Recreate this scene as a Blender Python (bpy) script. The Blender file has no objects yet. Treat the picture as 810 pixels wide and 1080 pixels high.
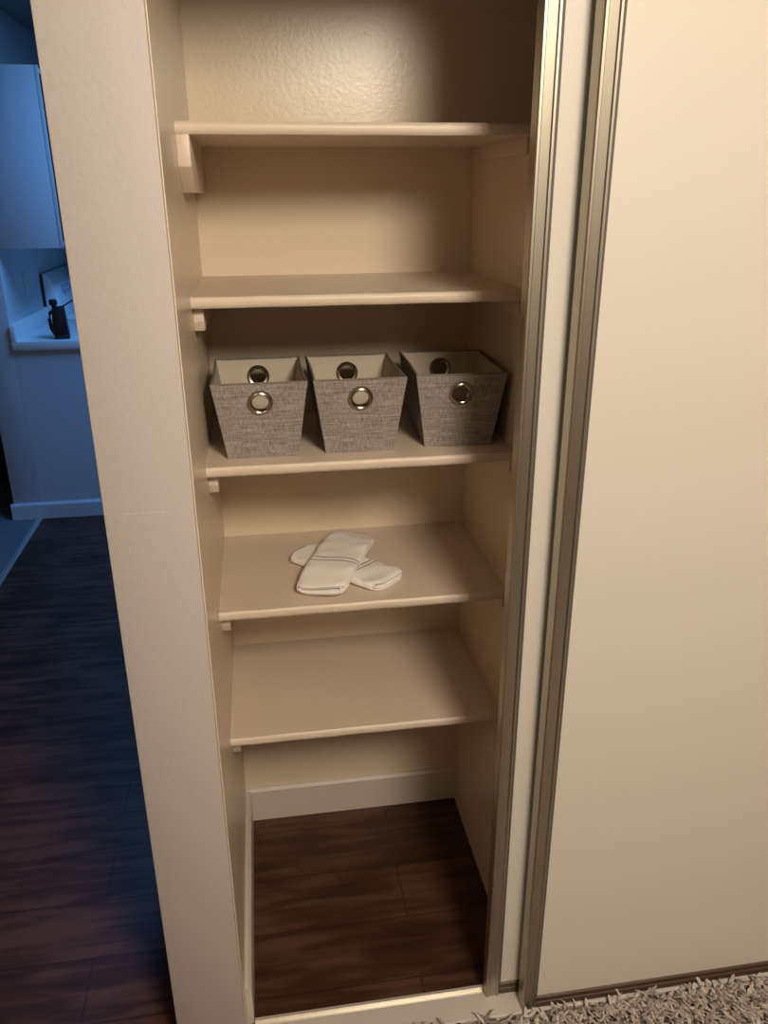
import bpy, bmesh, math, random
from mathutils import Vector, Matrix
random.seed(7)
SC = bpy.context.scene
COL = SC.collection
R = math.radians

# ---------------------------------------------------------------- camera
cd = bpy.data.cameras.new('camera')
cam = bpy.data.objects.new('camera', cd); COL.objects.link(cam)
cd.sensor_fit = 'VERTICAL'; cd.sensor_height = 24.0; cd.lens = 849.0 / 1080.0 * 24.0
cd.clip_start = 0.02
m = Matrix(((0.98816911, 0.06121863, -0.14062038),
            (-0.15327741, 0.3626579, -0.91923081),
            (-0.00527696, 0.92990942, 0.36775077)))
cam.matrix_world = Matrix.Translation((0.1065, -1.1063, 1.5452)) @ m.to_4x4()
SC.camera = cam

# ---------------------------------------------------------------- world, lights, exposure
w = bpy.data.worlds.new('world'); SC.world = w; w.use_nodes = True
w.node_tree.nodes['Background'].inputs[0].default_value = (0.35, 0.55, 1.0, 1)
w.node_tree.nodes['Background'].inputs[1].default_value = 0.3

def point(name, loc, power, col, rad):
    l = bpy.data.lights.new(name, 'POINT'); l.energy = power; l.color = col; l.shadow_soft_size = rad
    o = bpy.data.objects.new(name, l); o.location = loc; COL.objects.link(o); return o
def area(name, loc, rot, sx, sy, power, col):
    l = bpy.data.lights.new(name, 'AREA'); l.shape = 'RECTANGLE'; l.size = sx; l.size_y = sy
    l.energy = power; l.color = col
    o = bpy.data.objects.new(name, l); o.location = loc; o.rotation_euler = rot; COL.objects.link(o); return o
LAMP = (0.66, -1.66, 2.24)
point('ceiling_lamp_light', LAMP, 132, (1.0, 0.885, 0.72), 0.22)
area('kitchen_tube_light', (0.15, 2.3, 2.385), (0, 0, 0), 0.3, 1.1, 38, (0.115, 0.37, 0.92))

vs = SC.view_settings
vs.view_transform = 'Standard'; vs.look = 'None'; vs.exposure = 0.0; vs.gamma = 1.0
vs.use_curve_mapping = False

# ---------------------------------------------------------------- materials
def mat(name, col, rough=0.5, metal=0.0, bump=0.0, bscale=200.0, var=0.0, vscale=3.0, spec=0.5, detail=3.0):
    m = bpy.data.materials.new(name); m.use_nodes = True
    nt = m.node_tree; n = nt.nodes; l = nt.links; b = n['Principled BSDF']
    b.inputs['Base Color'].default_value = (*col, 1); b.inputs['Roughness'].default_value = rough
    b.inputs['Metallic'].default_value = metal; b.inputs['Specular IOR Level'].default_value = spec
    tc = n.new('ShaderNodeTexCoord')
    if bump:
        t = n.new('ShaderNodeTexNoise'); t.inputs['Scale'].default_value = bscale; t.inputs['Detail'].default_value = detail
        l.new(tc.outputs['Object'], t.inputs['Vector'])
        bp = n.new('ShaderNodeBump'); bp.inputs['Strength'].default_value = bump; bp.inputs['Distance'].default_value = 0.002
        l.new(t.outputs['Fac'], bp.inputs['Height']); l.new(bp.outputs['Normal'], b.inputs['Normal'])
    if var:
        t = n.new('ShaderNodeTexNoise'); t.inputs['Scale'].default_value = vscale; t.inputs['Detail'].default_value = 4
        l.new(tc.outputs['Object'], t.inputs['Vector'])
        mx = n.new('ShaderNodeMix'); mx.data_type = 'RGBA'
        mx.inputs['A'].default_value = (*[c * (1 - var) for c in col], 1)
        mx.inputs['B'].default_value = (*[min(1, c * (1 + var)) for c in col], 1)
        l.new(t.outputs['Fac'], mx.inputs['Factor']); l.new(mx.outputs['Result'], b.inputs['Base Color'])
    return m

M = {}
M['closet'] = mat('closet_paint', (0.70, 0.58, 0.44), 0.30, bump=0.16, bscale=130, var=0.02)
M['shelf'] = mat('shelf_paint', (0.68, 0.56, 0.45), 0.42, bump=0.12, bscale=60, var=0.04, vscale=6)
M['wall'] = mat('wall_paint', (0.55, 0.49, 0.46), 0.6, bump=0.25, bscale=120, var=0.03)
M['ceiling'] = mat('ceiling_paint', (0.40, 0.36, 0.32), 0.9)
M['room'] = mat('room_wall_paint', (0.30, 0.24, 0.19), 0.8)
M['base'] = mat('baseboard_paint', (0.62, 0.55, 0.48), 0.4, var=0.03)
M['door'] = mat('door_paint', (0.68, 0.63, 0.56), 0.42, bump=0.1, bscale=40, var=0.02)
M['alu'] = mat('champagne_aluminium', (0.44, 0.40, 0.33), 0.40, metal=1.0, var=0.06, vscale=8)
M['gap_shade'] = mat('panel_gap_shade', (0.10, 0.085, 0.075), 0.6)  # dark colour for the shade in the gap between stile and panel
M['bronze'] = mat('brown_rail', (0.085, 0.052, 0.032), 0.5, metal=0.1)
M['sill'] = mat('sill_paint', (0.62, 0.56, 0.50), 0.5, bump=0.3, bscale=80, var=0.06, vscale=20)
M['track'] = mat('track_metal', (0.75, 0.70, 0.62), 0.35, metal=0.5)
M['white'] = mat('kitchen_white', (0.74, 0.75, 0.76), 0.5, var=0.02)
M['kwall'] = mat('kitchen_wall', (0.66, 0.67, 0.68), 0.7, var=0.02)
M['counter'] = mat('counter_laminate', (0.85, 0.86, 0.86), 0.4)
M['enamel'] = mat('white_enamel', (0.92, 0.92, 0.92), 0.25)
M['black'] = mat('black_plastic', (0.012, 0.012, 0.014), 0.35)
M['dark'] = mat('unlit_room_shade', (0.04, 0.04, 0.05), 0.9)  # darkness of the unlit next room, put into the wall colour
M['grille'] = mat('coil_metal', (0.03, 0.03, 0.03), 0.5, metal=0.5)
M['knob'] = mat('knob_grey', (0.35, 0.4, 0.48), 0.4)
M['steel'] = mat('grommet_metal', (0.42, 0.35, 0.28), 0.2, metal=1.0)
M['liner'] = mat('basket_liner', (0.52, 0.45, 0.36), 0.9, bump=0.3, bscale=700, var=0.06, vscale=30)
M['piping'] = mat('basket_piping', (0.20, 0.17, 0.14), 0.9, bump=0.4, bscale=900)
M['carpet'] = mat('grey_carpet', (0.16, 0.17, 0.18), 1.0, bump=0.6, bscale=400, var=0.2, vscale=60)
M['strip'] = mat('threshold_metal', (0.6, 0.6, 0.58), 0.4, metal=0.6)
M['glass'] = mat('window_glass', (0.9, 0.95, 1.0), 0.05)
M['glass'].node_tree.nodes['Principled BSDF'].inputs['Transmission Weight'].default_value = 1.0
M['bulbglass'] = mat('lamp_glass', (0.95, 0.93, 0.9), 0.4)

def fabric():
    m = bpy.data.materials.new('heather_fabric'); m.use_nodes = True
    nt = m.node_tree; n = nt.nodes; l = nt.links; b = n['Principled BSDF']; b.inputs['Roughness'].default_value = 0.95
    b.inputs['Specular IOR Level'].default_value = 0.15
    tc = n.new('ShaderNodeTexCoord'); outs = []
    for sc in ((22, 22, 650), (650, 650, 26)):
        mp = n.new('ShaderNodeMapping'); mp.inputs['Scale'].default_value = sc
        l.new(tc.outputs['Object'], mp.inputs['Vector'])
        t = n.new('ShaderNodeTexNoise'); t.inputs['Scale'].default_value = 1; t.inputs['Detail'].default_value = 4
        t.inputs['Roughness'].default_value = 0.7
        l.new(mp.outputs['Vector'], t.inputs['Vector']); outs.append(t)
    ad = n.new('ShaderNodeMath'); ad.operation = 'ADD'
    l.new(outs[0].outputs['Fac'], ad.inputs[0]); l.new(outs[1].outputs['Fac'], ad.inputs[1])
    cr = n.new('ShaderNodeValToRGB'); cr.color_ramp.elements[0].position = 0.38; cr.color_ramp.elements[1].position = 0.64
    cr.color_ramp.elements[0].color = (0.14, 0.122, 0.115, 1); cr.color_ramp.elements[1].color = (0.46, 0.405, 0.365, 1)
    hf = n.new('ShaderNodeMath'); hf.operation = 'MULTIPLY'; hf.inputs[1].default_value = 0.5
    l.new(ad.outputs[0], hf.inputs[0]); l.new(hf.outputs[0], cr.inputs['Fac']); l.new(cr.outputs['Color'], b.inputs['Base Color'])
    bp = n.new('ShaderNodeBump'); bp.inputs['Strength'].default_value = 0.5; bp.inputs['Distance'].default_value = 0.001
    l.new(hf.outputs[0], bp.inputs['Height']); l.new(bp.outputs['Normal'], b.inputs['Normal'])
    return m
M['fabric'] = fabric()

def wood():
    m = bpy.data.materials.new('dark_plank_floor'); m.use_nodes = True
    nt = m.node_tree; n = nt.nodes; l = nt.links; b = n['Principled BSDF']; b.inputs['Roughness'].default_value = 0.48
    b.inputs['Specular IOR Level'].default_value = 0.35
    tc = n.new('ShaderNodeTexCoord')
    br = n.new('ShaderNodeTexBrick'); br.inputs['Scale'].default_value = 1.0
    br.inputs['Brick Width'].default_value = 1.1; br.inputs['Row Height'].default_value = 0.155
    br.inputs['Mortar Size'].default_value = 0.0012; br.inputs['Mortar Smooth'].default_value = 0.3
    br.inputs['Color1'].default_value = (0.0, 0.0, 0.0, 1); br.inputs['Color2'].default_value = (1, 1, 1, 1)
    br.inputs['Mortar'].default_value = (0.5, 0.5, 0.5, 1); br.offset = 0.37
    mo = n.new('ShaderNodeMapping'); mo.inputs['Location'].default_value = (0.33, 0.06, 0)
    l.new(tc.outputs['Object'], mo.inputs['Vector']); l.new(mo.outputs['Vector'], br.inputs['Vector'])
    mp = n.new('ShaderNodeMapping'); mp.inputs['Scale'].default_value = (3.0, 26, 1)
    l.new(tc.outputs['Object'], mp.inputs['Vector'])
    gr = n.new('ShaderNodeTexNoise'); gr.inputs['Scale'].default_value = 1.4; gr.inputs['Detail'].default_value = 8
    gr.inputs['Distortion'].default_value = 0.6
    l.new(mp.outputs['Vector'], gr.inputs['Vector'])
    bl = n.new('ShaderNodeTexNoise'); bl.inputs['Scale'].default_value = 5; bl.inputs['Detail'].default_value = 3
    l.new(tc.outputs['Object'], bl.inputs['Vector'])
    ad = n.new('ShaderNodeMath'); ad.operation = 'MULTIPLY_ADD'; ad.inputs[1].default_value = 0.10
    l.new(br.outputs['Color'], ad.inputs[0]); l.new(gr.outputs['Fac'], ad.inputs[2])
    ad2 = n.new('ShaderNodeMath'); ad2.operation = 'MULTIPLY_ADD'; ad2.inputs[1].default_value = 0.62
    l.new(bl.outputs['Fac'], ad2.inputs[0]); l.new(ad.outputs[0], ad2.inputs[2])
    cr = n.new('ShaderNodeValToRGB'); e = cr.color_ramp.elements
    e[0].position = 0.52; e[0].color = (0.020, 0.009, 0.006, 1)
    e[1].position = 1.05; e[1].color = (0.10, 0.045, 0.03, 1)
    k = e.new(0.8); k.color = (0.052, 0.021, 0.013, 1)
    l.new(ad2.outputs[0], cr.inputs['Fac'])
    mx = n.new('ShaderNodeMix'); mx.data_type = 'RGBA'; mx.inputs['B'].default_value = (0.012, 0.006, 0.004, 1)
    l.new(br.outputs['Fac'], mx.inputs['Factor']); l.new(cr.outputs['Color'], mx.inputs['A'])
    l.new(mx.outputs['Result'], b.inputs['Base Color'])
    bp = n.new('ShaderNodeBump'); bp.inputs['Strength'].default_value = 0.25; bp.inputs['Distance'].default_value = 0.002
    l.new(gr.outputs['Fac'], bp.inputs['Height']); l.new(bp.outputs['Normal'], b.inputs['Normal'])
    return m
M['wood'] = wood()

def shag():
    m = bpy.data.materials.new('shag_yarn'); m.use_nodes = True
    nt = m.node_tree; n = nt.nodes; l = nt.links; b = n['Principled BSDF']; b.inputs['Roughness'].default_value = 0.9
    g = n.new('ShaderNodeNewGeometry'); cr = n.new('ShaderNodeValToRGB'); e = cr.color_ramp.elements
    e[0].position = 0.0; e[0].color = (0.07, 0.05, 0.04, 1)
    e[1].position = 1.0; e[1].color = (0.64, 0.55, 0.50, 1)
    k = e.new(0.22); k.color = (0.40, 0.34, 0.31, 1)
    l.new(g.outputs['Random Per Island'], cr.inputs['Fac']); l.new(cr.outputs['Color'], b.inputs['Base Color'])
    return m
M['shag'] = shag()
M['rugback'] = mat('rug_backing', (0.16, 0.13, 0.11), 1.0)

def terry():
    m = mat('white_terry', (0.93, 0.88, 0.82), 0.95, bump=0.5, bscale=900, spec=0.1)
    nt = m.node_tree; n = nt.nodes; l = nt.links; b = n['Principled BSDF']
    uv = n.new('ShaderNodeUVMap'); sp = n.new('ShaderNodeSeparateXYZ'); l.new(uv.outputs['UV'], sp.inputs['Vector'])
    acc = None
    for c in (0.0, 1.0):     # two woven hem lines: the u coordinate is 0 on one and 1 on the other
        cp = n.new('ShaderNodeMath'); cp.operation = 'COMPARE'; cp.inputs[1].default_value = c; cp.inputs[2].default_value = 0.10
        l.new(sp.outputs['X'], cp.inputs[0])
        if acc is None: acc = cp
        else:
            mx = n.new('ShaderNodeMath'); mx.operation = 'MAXIMUM'
            l.new(acc.outputs[0], mx.inputs[0]); l.new(cp.outputs[0], mx.inputs[1]); acc = mx
    mix = n.new('ShaderNodeMix'); mix.data_type = 'RGBA'
    mix.inputs['A'].default_value = (0.93, 0.88, 0.82, 1); mix.inputs['B'].default_value = (0.05, 0.03, 0.03, 1)
    l.new(acc.outputs[0], mix.inputs['Factor']); l.new(mix.outputs['Result'], b.inputs['Base Color'])
    return m
M['terry'] = terry()

def wall_with_mark():
    # the front wall: a thin raised filler line and a few specks in the paint
    m = M['wall'].copy(); m.name = 'wall_paint_with_filler_line'
    nt = m.node_tree; n = nt.nodes; l = nt.links; b = n['Principled BSDF']
    src = b.inputs['Base Color'].links[0].from_socket
    tc = n.new('ShaderNodeTexCoord'); sp = n.new('ShaderNodeSeparateXYZ'); l.new(tc.outputs['Object'], sp.inputs['Vector'])
    a = n.new('ShaderNodeMath'); a.operation = 'COMPARE'; a.inputs[1].default_value = 1.124; a.inputs[2].default_value = 0.0012
    l.new(sp.outputs['Z'], a.inputs[0])
    c = n.new('ShaderNodeMath'); c.operation = 'COMPARE'; c.inputs[1].default_value = -0.070; c.inputs[2].default_value = 0.030
    l.new(sp.outputs['X'], c.inputs[0])
    mu = n.new('ShaderNodeMath'); mu.operation = 'MULTIPLY'; l.new(a.outputs[0], mu.inputs[0]); l.new(c.outputs[0], mu.inputs[1])
    h = n.new('ShaderNodeMath'); h.operation = 'MULTIPLY'; h.inputs[1].default_value = 0.18; l.new(mu.outputs[0], h.inputs[0])
    mx = n.new('ShaderNodeMix'); mx.data_type = 'RGBA'; l.new(src, mx.inputs['A']); mx.inputs['B'].default_value = (0.9, 0.8, 0.7, 1)
    l.new(h.outputs[0], mx.inputs['Factor']); l.new(mx.outputs['Result'], b.inputs['Base Color'])
    return m
M['stub'] = wall_with_mark()

# ---------------------------------------------------------------- mesh helpers
def box(bm, x0, x1, y0, y1, z0, z1, bev=0.0, seg=2, mi=0):
    r = bmesh.ops.create_cube(bm, size=1.0)
    vs_ = r['verts']
    for v in vs_:
        v.co = Vector(((x0 + x1) / 2 + v.co.x * (x1 - x0), (y0 + y1) / 2 + v.co.y * (y1 - y0), (z0 + z1) / 2 + v.co.z * (z1 - z0)))
    fs = {f for v in vs_ for f in v.link_faces}
    for f in fs: f.material_index = mi
    if bev:
        es = list({e for v in vs_ for e in v.link_edges})
        bmesh.ops.bevel(bm, geom=es, offset=bev, segments=seg, profile=0.5, affect='EDGES', clamp_overlap=True)

def prism(bm, pts, axis, a, b, bev=0.0):
    """extrude a 2D outline along an axis from a to b ('x': pts=(y,z), 'y': (x,z), 'z': (x,y))"""
    def P(p, t):
        return (t, p[0], p[1]) if axis == 'x' else ((p[0], t, p[1]) if axis == 'y' else (p[0], p[1], t))
    v0 = [bm.verts.new(P(p, a)) for p in pts]; v1 = [bm.verts.new(P(p, b)) for p in pts]
    n = len(pts); fs = [bm.faces.new(v0), bm.faces.new(list(reversed(v1)))]
    for i in range(n): fs.append(bm.faces.new((v0[(i + 1) % n], v0[i], v1[i], v1[(i + 1) % n])))
    bmesh.ops.recalc_face_normals(bm, faces=fs)
    if bev:
        es = list({e for f in fs for e in f.edges})
        bmesh.ops.bevel(bm, geom=es, offset=bev, segments=2, profile=0.5, affect='EDGES', clamp_overlap=True)

def lathe(bm, prof, n=32, cen=(0, 0, 0), axis='z', closed=False):
    rings = []
    for r, h in prof:
        ring = []
        for i in range(n):
            a = 2 * math.pi * i / n; c, s = r * math.cos(a), r * math.sin(a)
            co = (c, s, h) if axis == 'z' else ((c, h, s) if axis == 'y' else (h, c, s))
            ring.append(bm.verts.new((cen[0] + co[0], cen[1] + co[1], cen[2] + co[2])))
        rings.append(ring)
    pr = list(zip(rings[:-1], rings[1:])) + ([(rings[-1], rings[0])] if closed else [])
    fs = []
    for A, B in pr:
        for i in range(n): fs.append(bm.faces.new((A[i], A[(i + 1) % n], B[(i + 1) % n], B[i])))
    if not closed:
        fs.append(bm.faces.new(list(reversed(rings[0])))); fs.append(bm.faces.new(rings[-1]))
    bmesh.ops.recalc_face_normals(bm, faces=fs)

def tube(bm, pts, r, n=8, closed=False):
    pts = [Vector(p) for p in pts]; N = len(pts); rings = []
    for i, p in enumerate(pts):
        if closed: t = pts[(i + 1) % N] - pts[i - 1]
        else: t = pts[min(i + 1, N - 1)] - pts[max(i - 1, 0)]
        t.normalize(); up = Vector((0, 0, 1)) if abs(t.z) < 0.9 else Vector((1, 0, 0))
        a = t.cross(up).normalized(); b = a.cross(t)
        rings.append([bm.verts.new(p + a * r * math.cos(2 * math.pi * k / n) + b * r * math.sin(2 * math.pi * k / n)) for k in range(n)])
    fs = []
    for i in range(N if closed else N - 1):
        A, B = rings[i], rings[(i + 1) % N]
        for k in range(n): fs.append(bm.faces.new((A[k], A[(k + 1) % n], B[(k + 1) % n], B[k])))
    if not closed: fs.append(bm.faces.new(rings[0])); fs.append(bm.faces.new(list(reversed(rings[-1]))))
    bmesh.ops.recalc_face_normals(bm, faces=fs)

def obj(name, bm, mats, parent=None, smooth=True, loc=None):
    me = bpy.data.meshes.new(name)
    if smooth:
        for f in bm.faces: f.smooth = True
    bm.to_mesh(me); bm.free()
    if smooth:
        try: me.set_sharp_from_angle(angle=R(35))
        except Exception: pass
    for mm in (mats if isinstance(mats, (list, tuple)) else [mats]): me.materials.append(mm)
    o = bpy.data.objects.new(name, me); COL.objects.link(o)
    if parent: o.parent = parent
    if loc: o.location = loc
    return o
def NB(): return bmesh.new()
def thing(name, label, cat, loc=(0, 0, 0), rz=0, group=None, kind=None):
    o = bpy.data.objects.new(name, None); o.empty_display_size = 0.1; COL.objects.link(o)
    o.location = loc; o.rotation_euler = (0, 0, rz)
    if label: o['label'] = label; o['category'] = cat
    if group: o['group'] = group
    if kind: o['kind'] = kind
    return o
def tag(o, label, cat, group=None, kind=None):
    o['label'] = label; o['category'] = cat
    if group: o['group'] = group
    if kind: o['kind'] = kind
def struct(name, boxes, m, parent=None, bev=0.0):
    bm = NB()
    for b in boxes: box(bm, *b, bev=bev)
    o = obj(name, bm, m, parent, smooth=bool(bev))
    if not parent: o['kind'] = 'structure'
    return o

# ---------------------------------------------------------------- the setting
W, D, YS = 0.56, 0.626, 0.256
struct('floor', [(-1.06, 2.6, -3.4, 5.4, -0.04, 0.0)], M['wood'])
struct('floor', [(-3.2, -1.06, -3.4, 5.4, -0.04, 0.0)], M['carpet'])
o = struct('trim_1', [(-1.075, -1.045, 0.5, 2.95, 0.0, 0.006)], M['strip'], bev=0.002)
struct('ceiling', [(-3.2, 2.6, -3.4, 5.4, 2.40, 2.44)], M['ceiling'])
# the closet's left side wall, whose end is the strip in front
struct('wall_closet_left', [(-0.126, 0.0, 0.0, D + 0.11, 0.0, 2.40)], M['stub'], bev=0.0025)
struct('wall_closet_back', [(0.0, 2.10, D, D + 0.11, 0.0, 2.40)], M['closet'])
struct('wall_closet_partition', [(W, W + 0.04, 0.058, D, 0.0, 1.648 - 0.018)], M['closet'])
struct('wall_closet_right', [(2.10, 2.6, 0.0, D + 0.11, 0.0, 2.40)], M['wall'])
struct('wall_front', [(0.0, 2.10, -0.055, 0.056, 1.935, 2.40)], M['wall'])
struct('wall_lamp_block', [(-3.2, -0.126, 0.0, 0.12, 2.10, 2.40)], M['wall'])  # unseen header, added to block the ceiling lamp from the kitchen side
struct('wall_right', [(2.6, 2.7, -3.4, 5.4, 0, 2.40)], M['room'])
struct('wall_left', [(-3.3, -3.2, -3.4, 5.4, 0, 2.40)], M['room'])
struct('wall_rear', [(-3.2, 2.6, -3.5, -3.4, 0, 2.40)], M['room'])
# closet lining on the left wall so its inside has the closet's own paint
struct('wall_closet_lining', [(0.0, 0.0015, 0.012, D, 0.0, 2.40)], M['closet'])

# baseboards inside the closet
bm = NB(); prism(bm, [(D, 0), (D - 0.013, 0), (D - 0.013, 0.092), (D - 0.008, 0.099), (D, 0.099)], 'x', 0.0015, W)
o = obj('baseboard_back', bm, M['base'], smooth=False); o['kind'] = 'structure'
bm = NB(); prism(bm, [(0.0015, 0), (0.0145, 0), (0.0145, 0.092), (0.009, 0.099), (0.0015, 0.099)], 'y', 0.045, D - 0.013)
o = obj('baseboard_left', bm, M['base'], smooth=False); o['kind'] = 'structure'

# kitchen shell
KY = 2.97
struct('wall_kitchen_left', [(-1.18, -1.05, KY, 5.3, 0, 2.40)], M['kwall'], bev=0.003)
struct('wall_kitchen_back', [(-1.05, 1.6, 5.3, 5.4, 0, 2.40)], M['kwall'])
struct('wall_kitchen_right', [(1.6, 1.72, D + 0.11, 1.5, 0, 2.40), (1.6, 1.72, 3.1, 5.3, 0, 2.40),
                              (1.6, 1.72, 1.5, 3.1, 0, 0.85), (1.6, 1.72, 1.5, 3.1, 2.05, 2.40)], M['kwall'])
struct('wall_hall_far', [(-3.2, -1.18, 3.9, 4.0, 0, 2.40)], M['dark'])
struct('wall_light_block', [(-1.50, -1.42, 2.4, 3.9, 0, 2.40)], M['dark'])  # added partition, keeps light out of the next room
wf = thing('window_1', None, None, (1.64, 2.3, 0.85), kind='structure')
bm = NB()
for b in ((-.03, .03, -.8, .8, 0, .05), (-.03, .03, -.8, .8, 1.15, 1.2), (-.03, .03, -.8, -.75, .05, 1.15), (-.03, .03, .75, .8, .05, 1.15), (-.025, .025, -.02, .02, .05, 1.15)):
    box(bm, *b)
obj('window_frame', bm, M['white'], wf, smooth=False)
bm = NB(); box(bm, -.003, .003, -.75, -.02, .05, 1.15); box(bm, -.003, .003, .02, .75, .05, 1.15)
obj('pane', bm, M['glass'], wf, smooth=False)
def bb(name, x0, x1):
    bm = NB(); prism(bm, [(KY, 0), (KY - 0.013, 0), (KY - 0.013, 0.074), (KY - 0.007, 0.084), (KY, 0.084)], 'x', x0, x1)
    o = obj(name, bm, M['white'], smooth=False); o['kind'] = 'structure'
bb('baseboard_pillar', -1.193, -1.05); bb('baseboard_kitchen', -1.05, -0.43)

# ---------------------------------------------------------------- sill and tracks of the sliding doors
bm = NB()
prism(bm, [(-0.026, 0), (-0.026, 0.009), (-0.023, 0.012), (0.028, 0.012), (0.028, 0.0)], 'x', 0.0015, 2.10)
o = obj('trim_2', bm, M['sill'], smooth=False); o['kind'] = 'structure'
bm = NB()
prism(bm, [(0.028, 0), (0.028, 0.006), (0.040, 0.006), (0.040, 0.014), (0.046, 0.014), (0.046, 0)], 'x', 0.016, 2.10)
o = obj('trim_3', bm, M['track'], smooth=False); o['kind'] = 'structure'

def stile_profile(x0, wd, yf, yb):
    """plan outline (x,y) of an extruded stile: two small ridges on the face and a return along the panel"""
    x1 = x0 + wd
    return [(x0, yb), (x0, yf + 0.003), (x0 + 0.0015, yf), (x0 + 0.005, yf), (x0 + 0.0065, yf + 0.002), (x1 - 0.0085, yf + 0.0025),
            (x1 - 0.0065, yf + 0.0005), (x1 - 0.0035, yf + 0.0005), (x1 - 0.0025, yf + 0.002), (x1 - 0.0025, yf + 0.006), (x1, yf + 0.006), (x1, yb)]
def sliding_door(name, x0, x1, yf, yb, z0, z1):
    t = thing(name, None, None, (x0, yb, z0), kind='structure')
    L = lambda b: (b[0] - x0, b[1] - x0, b[2] - yb, b[3] - yb, b[4] - z0, b[5] - z0)
    bm = NB(); box(bm, *L((x0 + 0.027, x1 - 0.027, yf + 0.007, yb - 0.004, z0 + 0.012, z1)))
    obj('door_panel', bm, M['door'], t, smooth=False)
    for s, xa in ((0, x0), (1, x1 - 0.028)):
        bm = NB(); pf = [(px - x0, py - yb) for px, py in stile_profile(xa, 0.028, yf, yb)]
        if s: pf = [(2 * (xa - x0) + 0.028 - px, py) for px, py in pf]
        prism(bm, pf, 'z', 0, z1 - z0)
        obj('stile', bm, M['alu'], t, smooth=False)
        bm = NB(); g = xa + 0.0255 if not s else xa - 0.0021
        box(bm, *L((g, g + 0.0046, yf + 0.0045, yf + 0.0068, z0 + 0.002, z1)))
        obj('gap_shade_strip', bm, M['gap_shade'], t, smooth=False)  # solid dark strip standing in for the shaded gap
    bm = NB()
    prism(bm, [(yf + 0.004 - yb, 0), (yf + 0.004 - yb, 0.012), (yf + 0.006 - yb, 0.014), (yf + 0.006 - yb, 0.018), (yf + 0.0035 - yb, 0.020),
               (yf + 0.0035 - yb, 0.027), (yf + 0.007 - yb, 0.030), (-0.004, 0.030), (-0.004, 0)], 'x', 0.0285, x1 - x0 - 0.0285)
    obj('bottom_rail', bm, M['bronze'], t, smooth=False)
    return t
sliding_door('door_1', 0.484, 1.52, 0.016, 0.042, 0.0135, 1.935)
sliding_door('door_2', 0.548, 1.62, -0.024, 0.006, 0.0125, 1.935)

# ---------------------------------------------------------------- closet shelves
Z = [1.648, 1.391, 1.102, 0.816, 0.529]
lab = ['topmost cream painted shelf, at eye level with a tall cleat on its left',
       'second cream shelf from the top, empty, just above the baskets',
       'cream painted shelf carrying the three grey fabric baskets',
       'cream painted shelf with the two folded white towels lying on it',
       'lowest cream painted shelf, empty, above the dark wood floor']
CL = [(0.082, 0.045)] + [(0.041, 0.024)] * 4
def shelf(i):
    z = Z[i]; t = thing('shelf', lab[i], 'shelf', (0.0015, YS, z), group='painted shelves inside the closet')
    bm = NB(); n = 14; th = 0.018; wd = (W if i else W + 0.04) - 0.0015; dp = D - YS
    # board with a softly rounded, slightly wavering painted nose
    prof = [(0.0035, -th), (0.001, -th + 0.0025), (0.0, -th + 0.006), (0.0, -0.006), (0.001, -0.0025), (0.0035, 0.0), (dp, 0.0), (dp, -th)]
    cols = []
    for k in range(n + 1):
        x = wd * k / n; wv = 0.0003 * math.sin(k * 1.9 + i * 2.1)
        cols.append([bm.verts.new((x, y + (wv if y < 0.01 else 0), zz + (wv * 0.7 if y < 0.01 else 0))) for y, zz in prof])
    for a, b in zip(cols[:-1], cols[1:]):
        for j in range(len(prof)): bm.faces.new((a[j], b[j], b[(j + 1) % len(prof)], a[(j + 1) % len(prof)]))
    bm.faces.new(cols[0]); bm.faces.new(list(reversed(cols[-1])))
    bmesh.ops.recalc_face_normals(bm, faces=bm.faces)
    obj('board', bm, M['shelf'], t)
    h, h2 = CL[i]
    bm = NB(); w_ = 0.020 if i == 0 else 0.017
    y0 = 0.0015 if i == 0 else 0.030; ch = h2
    prism(bm, [(y0, -th), (y0, -th - ch), (y0 + (h - ch) * (1.3 if i == 0 else 0.5), -th - h), (dp, -th - h), (dp, -th)], 'x', 0.0, w_, bev=0.0012)
    obj('cleat', bm, M['shelf'], t)
    bm = NB(); prism(bm, [(0.02, -th), (0.02, -th - 0.026), (dp, -th - 0.026), (dp, -th)], 'x', W - 0.0055, W - 0.0015, bev=0.001)
    obj('cleat', bm, M['shelf'], t)
for i in range(5): shelf(i)

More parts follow.
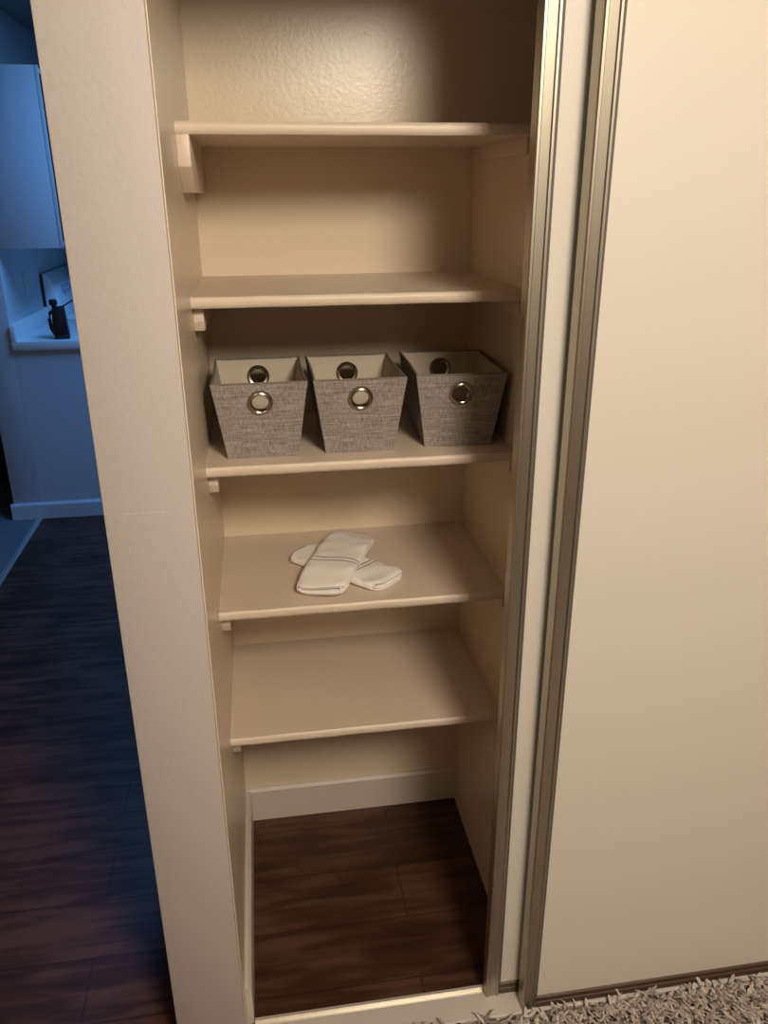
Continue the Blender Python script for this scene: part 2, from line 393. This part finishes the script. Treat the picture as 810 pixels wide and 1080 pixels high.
# ---------------------------------------------------------------- baskets
WB, DB, WT, DT, H = 0.126, 0.188, 0.167, 0.233, 0.139
GZ = H - 0.034; GR = 0.0168
def corner(sx, sy, z, off=0.0):
    t = z / H; return Vector((sx * ((WB + (WT - WB) * t) / 2 - off), sy * ((DB + (DT - DB) * t) / 2 - off), z))
def end_panel(bm, sy, off, z0):
    n = 40; cen = Vector((0, corner(1, sy, GZ, off).y, GZ))
    inner, mid, outer = [], [], []
    for k in range(n):
        a = 2 * math.pi * k / n + math.pi / 4; c, s = math.cos(a), math.sin(a)
        # march to the trapezoid's border
        lo, hi = 0.0, 0.5
        for _ in range(30):
            md = (lo + hi) / 2; x, z = md * c, GZ + md * s
            t = z / H; ok = z0 <= z <= H and abs(x) <= (WB + (WT - WB) * t) / 2 - off
            lo, hi = (md, hi) if ok else (lo, md)
        def P(r):
            z = GZ + r * s; return (r * c, corner(1, sy, z, off).y, z)
        inner.append(bm.verts.new(P(GR * 0.87))); mid.append(bm.verts.new(P(GR * 0.8 + (lo - GR * 0.8) * 0.4))); outer.append((lo, P(lo)))
    # snap the four border points nearest the corners
    cs = [corner(sx, sy, z, off) for sx in (-1, 1) for z in (z0, H)]
    ov = [Vector(p) for _, p in outer]
    for cc in cs:
        k = min(range(n), key=lambda q: (ov[q] - cc).length); ov[k] = cc.copy()
    ovv = [bm.verts.new(p) for p in ov]
    for k in range(n):
        q = (k + 1) % n
        bm.faces.new((inner[k], inner[q], mid[q], mid[k])); bm.faces.new((mid[k], mid[q], ovv[q], ovv[k]))
def side_panel(bm, sx, off, z0, bow):
    nu, nv = 10, 6; g = []
    for j in range(nv + 1):
        z = z0 + (H - z0) * j / nv; row = []
        for i in range(nu + 1):
            s = -1 + 2 * i / nu; c = corner(sx, 1, z, off)
            row.append(bm.verts.new((c.x - sx * bow * (1 - s * s) * (z / H), s * c.y, z - 0.0 * s)))
        g.append(row)
    for j in range(nv):
        for i in range(nu): bm.faces.new((g[j][i], g[j][i + 1], g[j + 1][i + 1], g[j + 1][i]))
def basket(loc, rz, label, bow=(0.002, 0.003), first=None):
    if first:
        t = first.copy(); COL.objects.link(t); t.location = loc; t.rotation_euler = (0, 0, rz); t['label'] = label
        for ch in list(first.children):
            c = ch.copy(); COL.objects.link(c); c.parent = t
        return t
    t = thing('storage_basket', label, 'basket', loc, rz, 'grey fabric baskets on the shelf')
    for nm, off, z0, mm in (('outer_shell', 0.0, 0.0, M['fabric']), ('liner', 0.0035, 0.004, M['liner'])):
        bm = NB()
        end_panel(bm, -1, off, z0); end_panel(bm, 1, off, z0)
        side_panel(bm, -1, off, z0, bow[0]); side_panel(bm, 1, off, z0, bow[1])
        c = [corner(sx, sy, z0, off) for sx, sy in ((-1, -1), (1, -1), (1, 1), (-1, 1))]
        bm.faces.new([bm.verts.new(p) for p in c])
        bmesh.ops.remove_doubles(bm, verts=bm.verts, dist=0.00005)
        obj(nm, bm, mm, t, smooth=False)
    bm = NB(); pts = []
    for (a, b) in (((-1, -1), (1, -1)), ((1, -1), (1, 1)), ((1, 1), (-1, 1)), ((-1, 1), (-1, -1))):
        A, B = corner(*a, H, 0.0018), corner(*b, H, 0.0018)
        side = a[0] == b[0]
        for k in range(10):
            s = k / 10; p = A.lerp(B, s)
            if side: p.x -= a[0] * bow[0] * (1 - (2 * s - 1) ** 2)
            pts.append(p)
    tube(bm, pts, 0.0024, 6, closed=True)
    obj('rim_piping', bm, M['piping'], t)
    for sy in (-1, 1):
        tilt = math.atan2((DT - DB) / 2, H)
        bm = NB()
        prof = [(GR * 0.86, -0.0045), (GR * 0.90, -0.0060), (GR * 1.02, -0.0072), (GR * 1.2, -0.0062), (GR * 1.32, -0.0035), (GR * 1.32, -0.0002),
                (GR * 0.98, 0.0), (GR * 0.98, 0.0036), (GR * 1.28, 0.0036), (GR * 1.3, 0.0058), (GR * 1.12, 0.0082), (GR * 0.92, 0.0076), (GR * 0.86, 0.006)]
        lathe(bm, prof, 40, axis='y', closed=True)
        if sy > 0:
            for v in bm.verts: v.co.y = -v.co.y
            bmesh.ops.reverse_faces(bm, faces=bm.faces)
        rot = Matrix.Rotation(tilt * (1 if sy < 0 else -1), 4, 'X')
        c = Vector((0, corner(1, sy, GZ).y, GZ))
        bmesh.ops.transform(bm, matrix=Matrix.Translation(c) @ rot, verts=bm.verts)
        obj('grommet', bm, M['steel'], t)
    bm = NB()     # the folded seam flap along the foot
    for sy in (-1,):
        box(bm, -0.0006, 0.0006, corner(1, sy, 0).y - 0.0008, corner(1, sy, 0).y + 0.001, 0.001, 0.022)
    o = obj('foot_seam', bm, M['piping'], t, smooth=False)
    return t
b0 = basket((0.1017, 0.3975, Z[2] + 0.0006), 0.006, 'grey fabric basket with metal grommets, leftmost of the three on the shelf')
basket((0.2791, 0.4011, Z[2] + 0.0006), 0.001, 'grey fabric basket with metal grommets, in the middle of the three', first=b0)
basket((0.4690, 0.4086, Z[2] + 0.0006), -0.0376, 'darker shaded grey fabric basket beside the sliding door, rightmost of the three', first=b0)

# ---------------------------------------------------------------- folded towels
def towel(name, label, A, B, width, drape, line_v, seed, thick=0.016, wtaper=(0.94, 1.0)):
    rnd = random.Random(seed)
    A, B = Vector((*A, 0)), Vector((*B, 0)); ax = (B - A); Ln = ax.length; ax.normalize(); sd = Vector((ax.y, -ax.x, 0))
    turns = 1.9; ns = 120; th = 0.0032
    cs = []
    for k in range(ns + 1):
        s = turns * k / ns; shrink = s * (th + 0.0008)
        a = width / 2 - shrink * 1.5; b = thick / 2 - shrink
        f = (s % 1.0) * 4
        # walk a flat rounded loop: bottom, right, top, left
        ph = 2 * math.pi * (s % 1.0) - math.pi * 0.75
        c, s_ = math.cos(ph), math.sin(ph)
        e = 0.32
        x = a * math.copysign(abs(c) ** e, c); y = max(b, 0.0012) * math.copysign(abs(s_) ** 0.75, s_)
        cs.append((x, y))
    nv = 48; bm = NB(); uvl = bm.loops.layers.uv.new('UVMap'); rows = []; vv = []
    for j in range(nv + 1):
        v = j / nv
        e0 = min(v, 1 - v) / 0.10
        nar = 1.0 if e0 >= 1 else (1 - 0.10 * (1 - e0) ** 2)
        wv = wtaper[0] + (wtaper[1] - wtaper[0]) * v
        row = []
        for k, (x, y) in enumerate(cs):
            xx = x * nar * wv
            # the outer layer ends a little sooner on one side so the ends step
            stag = 0.004 * math.sin(k * 0.11 + seed) * (2 * v - 1)
            rnd_end = -(abs(x) / (width / 2)) ** 4 * 0.012 * (2 * v - 1) if (v < 0.12 or v > 0.88) else 0
            P = A + ax * (v * Ln + stag + rnd_end) + sd * xx
            h = drape(P.x, P.y, xx / (width / 2))
            wr = 0.0012 * math.sin(v * 17 + x * 60 + seed) + 0.0008 * math.sin(v * 31 - x * 90)
            row.append(bm.verts.new((P.x, P.y, thick / 2 + 0.001 + y + h + (wr if y > 0 else 0))))
        rows.append(row)
    for j in range(nv):
        for k in range(ns):
            f = bm.faces.new((rows[j][k], rows[j][k + 1], rows[j + 1][k + 1], rows[j + 1][k]))
            for lp, (jj, kk) in zip(f.loops, ((j, k), (j, k + 1), (j + 1, k + 1), (j + 1, k))):
                u = ((jj / nv) - line_v) * Ln / 0.0125
                lp[uvl].uv = (u, kk / ns)
    o = obj(name, bm, M['terry'])
    md = o.modifiers.new('thickness', 'SOLIDIFY'); md.thickness = th * 0.8; md.offset = 0
    c = (A + B) / 2
    for v in o.data.vertices: v.co -= c
    o.location = (c.x, c.y, Z[3])
    tag(o, label, 'towel', 'folded white towels on the shelf')
    return o
A1, B1 = (0.168, 0.498), (0.338, 0.324)
towel('folded_towel', 'folded white towel lying underneath, pointing to the front right of the shelf', A1, B1, 0.108,
      lambda x, y, s: 0.0, 0.66, 1, thick=0.018)
ax1 = (Vector(B1) - Vector(A1)).normalized()
def over(x, y, s):
    d = Vector((x, y)) - Vector(A1); al = d.dot(ax1); pr = abs(d.x * ax1.y - d.y * ax1.x)
    L1 = (Vector(B1) - Vector(A1)).length
    e = max(0.0, pr - 0.046, -al, al - L1)
    k = max(0.0, 1 - e / 0.13); k = k * k * (3 - 2 * k)
    return 0.0195 * k
towel('folded_towel', 'folded white towel lying on top, crossing over the other one', (0.293, 0.535), (0.193, 0.286), 0.106,
      over, 0.60, 5, thick=0.020, wtaper=(1.02, 1.04))

# ---------------------------------------------------------------- shag rug
t = thing('shag_rug', 'grey and brown shaggy rug lying in front of the closet doors', 'rug', (0.0, -0.028, 0.0))
bm = NB(); box(bm, 0.02, 2.0, -1.9, 0.0, 0.0, 0.006)
obj('rug_backing', bm, M['rugback'], t, smooth=False)
def pile(n, x0, x1, y0, y1, wd, ln):
    V, F = [], []
    for _ in range(n):
        x = random.uniform(x0, x1); y = random.uniform(y0, y1); a = random.uniform(0, 2 * math.pi)
        lean = random.uniform(0.35, 1.1); la = random.gauss(-1.5, 0.55) if random.random() < 0.75 else random.uniform(0, 6.28); l_ = ln * random.uniform(0.7, 1.15)
        dx, dy = math.cos(a), math.sin(a); lx, ly = math.cos(la), math.sin(la); a = la + math.pi / 2 + random.gauss(0, 0.35); dx, dy = math.cos(a), math.sin(a)
        b = len(V); w_ = wd * random.uniform(0.7, 1.3)
        for s, ww in ((0, 0.7), (0.5, 1.0), (0.85, 0.8)):
            h = l_ * 0.75 * (s - 0.45 * lean * s * s); o_ = l_ * lean * s * s * 0.75
            yy = y + ly * o_
            if h < 0.012: yy = min(yy, 0.0)
            yy = min(yy, 0.010)
            for q in (-1, 1): V.append((x + lx * o_ + q * dx * w_ * ww / 2, yy + q * dy * w_ * ww / 2, 0.005 + h))
        V.append((x + lx * l_ * lean * 0.75, min(y + ly * l_ * lean * 0.75, 0.012 if 0.75 * l_ * (1 - 0.5 * lean) > 0.010 else 0.0), 0.005 + l_ * 0.75 * (1 - 0.5 * lean)))
        F += [(b, b + 1, b + 3, b + 2), (b + 2, b + 3, b + 5, b + 4), (b + 4, b + 5, b + 6)]
    return V, F
V1, F1 = pile(11000, 0.03, 1.55, -0.19, -0.002, 0.0065, 0.042)
V2, F2 = pile(42000, 0.03, 1.98, -1.88, -0.15, 0.010, 0.042)
me = bpy.data.meshes.new('pile'); k = len(V1)
me.from_pydata(V1 + V2, [], F1 + [tuple(i + k for i in f) for f in F2]); me.materials.append(M['shag'])
o = bpy.data.objects.new('pile', me); COL.objects.link(o); o.parent = t; o['kind'] = 'stuff'

# ---------------------------------------------------------------- kitchen things
# base cabinet, its finished end facing the hall
t = thing('base_cabinet', 'white kitchen base cabinet whose plain end panel faces the hall, under the counter', 'cabinet', (-1.0495, KY, 0.0))
bm = NB(); box(bm, 0, 0.60, 0, 0.68, 0.0, 0.86); obj('cabinet_body', bm, M['kwall'], t, smooth=False)
bm = NB(); box(bm, 0.601, 0.619, 0.03, 0.65, 0.12, 0.66, bev=0.002); d = obj('door', bm, M['white'], t)
bm = NB(); box(bm, 0.619, 0.640, 0.56, 0.57, 0.5, 0.6, bev=0.002); obj('handle', bm, M['steel'], d)
bm = NB(); box(bm, 0.601, 0.619, 0.03, 0.65, 0.68, 0.84, bev=0.002); d = obj('drawer', bm, M['white'], t)
bm = NB(); box(bm, 0.619, 0.640, 0.29, 0.39, 0.755, 0.765, bev=0.002); obj('handle', bm, M['steel'], d)
t = thing('countertop', 'white laminate kitchen countertop with a raised lip against the left wall', 'countertop', (-1.05, KY - 0.02, 0.86))
bm = NB(); box(bm, 0.0, 0.635, 0, 0.70, 0.0, 0.042, bev=0.004); obj('worktop', bm, M['counter'], t)
bm = NB(); box(bm, 0.0, 0.022, 0.0, 0.70, 0.042, 0.118, bev=0.003); obj('backsplash', bm, M['counter'], t)

# upper cabinet
t = thing('upper_cabinet', 'white wall-hung kitchen cabinet seen from its side above the counter', 'cabinet', (-1.048, KY, 1.32))
bm = NB(); box(bm, 0, 0.275, 0, 0.68, 0, 0.745, bev=0.001); obj('cabinet_body', bm, M['white'], t)
bm = NB(); box(bm, 0.276, 0.292, 0.0, 0.008, 0, 0.745, bev=0.001); obj('face_frame', bm, M['white'], t)
bm = NB(); box(bm, 0.276, 0.2915, 0.008, 0.055, 0.03, 0.715); obj('door_gap_shade', bm, M['black'], t, smooth=False)  # solid black strip in place of the shade in the door gap
bm = NB(); box(bm, 0.276, 0.292, 0.056, 0.66, 0.01, 0.735, bev=0.003); d = obj('door', bm, M['white'], t)
for zz in (0.07, 0.66):
    bm = NB(); box(bm, 0.280, 0.296, 0.006, 0.070, zz - 0.025, zz + 0.025, bev=0.002); obj('hinge', bm, M['black'], d)
# counter and dark appliance beyond the stove
t = thing('base_cabinet', 'white base cabinet and counter standing beyond the stove', 'cabinet', (-1.048, 4.44, 0.0))
bm = NB(); box(bm, 0, 0.60, 0, 0.84, 0.0, 0.86); obj('cabinet_body', bm, M['kwall'], t, smooth=False)
bm = NB(); box(bm, 0, 0.63, 0, 0.84, 0.861, 0.90, bev=0.004); obj('worktop', bm, M['counter'], t)
t = thing('kitchen_appliance', 'black appliance glimpsed between the wall cabinet and the stove backguard', 'appliance', (-1.04, 4.47, 0.902))
bm = NB(); box(bm, 0, 0.42, 0, 0.50, 0.012, 0.36, bev=0.006); obj('appliance_body', bm, M['black'], t)
bm = NB(); box(bm, 0.42, 0.435, 0.01, 0.36, 0.03, 0.34, bev=0.003); obj('door', bm, M['grille'], t)
bm = NB(); box(bm, 0.42, 0.430, 0.37, 0.49, 0.03, 0.34, bev=0.002); obj('control_panel', bm, M['black'], t)
for q in ((0.04, 0.04), (0.04, 0.44), (0.36, 0.04), (0.36, 0.44)):
    bm = NB(); box(bm, q[0], q[0] + 0.02, q[1], q[1] + 0.02, 0, 0.0125); obj('foot', bm, M['black'], t, smooth=False)
t = thing('upper_cabinet', 'white wall cabinet hanging above the stove, farther back than the one at the counter end', 'cabinet', (-1.048, 3.66, 1.32))
bm = NB(); box(bm, 0, 0.275, 0, 0.76, 0, 0.745, bev=0.001); obj('cabinet_body', bm, M['white'], t)
for a in (0.01, 0.385):
    bm = NB(); box(bm, 0.276, 0.296, a, a + 0.365, 0.01, 0.735, bev=0.003); obj('door', bm, M['white'], t)

# stove
t = thing('stove', 'white electric stove with rounded control backguard against the left wall', 'stove', (-1.048, 3.66, 0.0))
bm = NB(); box(bm, 0.02, 0.64, 0.0, 0.76, 0.02, 0.90, bev=0.004); obj('oven_body', bm, M['enamel'], t)
bm = NB(); box(bm, 0.02, 0.665, -0.0, 0.76, 0.90, 0.918, bev=0.005); obj('cooktop', bm, M['enamel'], t)
bm = NB()
prof = [(0.012, 0.918), (0.095, 0.918), (0.100, 0.94), (0.094, 0.985), (0.083, 1.04), (0.068, 1.09), (0.050, 1.122), (0.030, 1.142), (0.012, 1.15)]
prism(bm, prof, 'y', 0.0, 0.76, bev=0.004); bg = obj('backguard', bm, M['enamel'], t)
bm = NB(); box(bm, 0.0, 0.012, -0.006, 0.766, 0.93, 1.148); obj('back_plate', bm, M['black'], t, smooth=False)
for y in (0.14, 0.24, 0.52, 0.62):
    bm = NB(); lathe(bm, [(0.021, 0.0), (0.020, 0.012), (0.014, 0.014), (0.013, 0.026)], 20, axis='x')
    box(bm, 0.012, 0.030, -0.004, 0.004, -0.019, 0.019, bev=0.001)
    k_ = obj('knob', bm, M['knob'], t); k_.location = (0.080, y, 1.055); k_.rotation_euler = (0, R(-20), 0)
for (x, y, r) in ((0.26, 0.2, 0.075), (0.50, 0.2, 0.095), (0.26, 0.56, 0.095), (0.50, 0.56, 0.075)):
    bm = NB(); pts = []
    for k in range(90):
        a = k * 0.28; rr = 0.018 + (r - 0.018) * k / 89; pts.append((x + rr * math.cos(a), y + rr * math.sin(a), 0.926))
    tube(bm, pts, 0.0045, 6); obj('burner', bm, M['grille'], t)
bm = NB(); box(bm, 0.64, 0.662, 0.02, 0.74, 0.25, 0.78, bev=0.004); obj('oven_door', bm, M['enamel'], t)
bm = NB(); tube(bm, [(0.662, 0.08, 0.74), (0.69, 0.08, 0.74), (0.69, 0.68, 0.74), (0.662, 0.68, 0.74)], 0.008, 8); obj('handle', bm, M['enamel'], t)

# black countertop appliance
t = thing('kitchen_appliance', 'small black upright kitchen appliance on the counter beside the stove', 'appliance', (-0.835, 3.02, 0.9025), R(8))
bm = NB()
prism(bm, [(-0.028, 0.0), (0.040, 0.0), (0.038, 0.03), (0.028, 0.148), (-0.024, 0.148), (-0.031, 0.05)], 'y', -0.035, 0.045, bev=0.004)
obj('appliance_body', bm, M['black'], t)
bm = NB(); lathe(bm, [(0.010, 0.147), (0.011, 0.155), (0.018, 0.157), (0.019, 0.178), (0.014, 0.184)], 20, cen=(-0.016, 0, 0)); obj('cap', bm, M['black'], t)
bm = NB(); tube(bm, [(-0.024, 0, 0.128), (-0.038, 0, 0.120), (-0.043, 0, 0.09), (-0.040, 0, 0.05), (-0.028, 0, 0.02)], 0.0085, 8); obj('handle', bm, M['black'], t)
bm = NB(); tube(bm, [(0.010, 0, 0.145), (0.03, 0.0, 0.152), (0.085, 0.02, 0.182)], 0.0035, 8); obj('lever', bm, M['black'], t)
# wall outlet
t = thing('wall_outlet', 'pale wall outlet above the counter, left of the stove', 'outlet', (-1.05, 3.36, 1.13))
bm = NB(); box(bm, 0, 0.005, -0.035, 0.035, -0.057, 0.057, bev=0.002); obj('cover_plate', bm, M['kwall'], t)
for z in (-0.022, 0.022):
    bm = NB(); box(bm, 0.005, 0.008, -0.016, 0.016, z - 0.013, z + 0.013, bev=0.001); obj('socket', bm, M['white'], t)
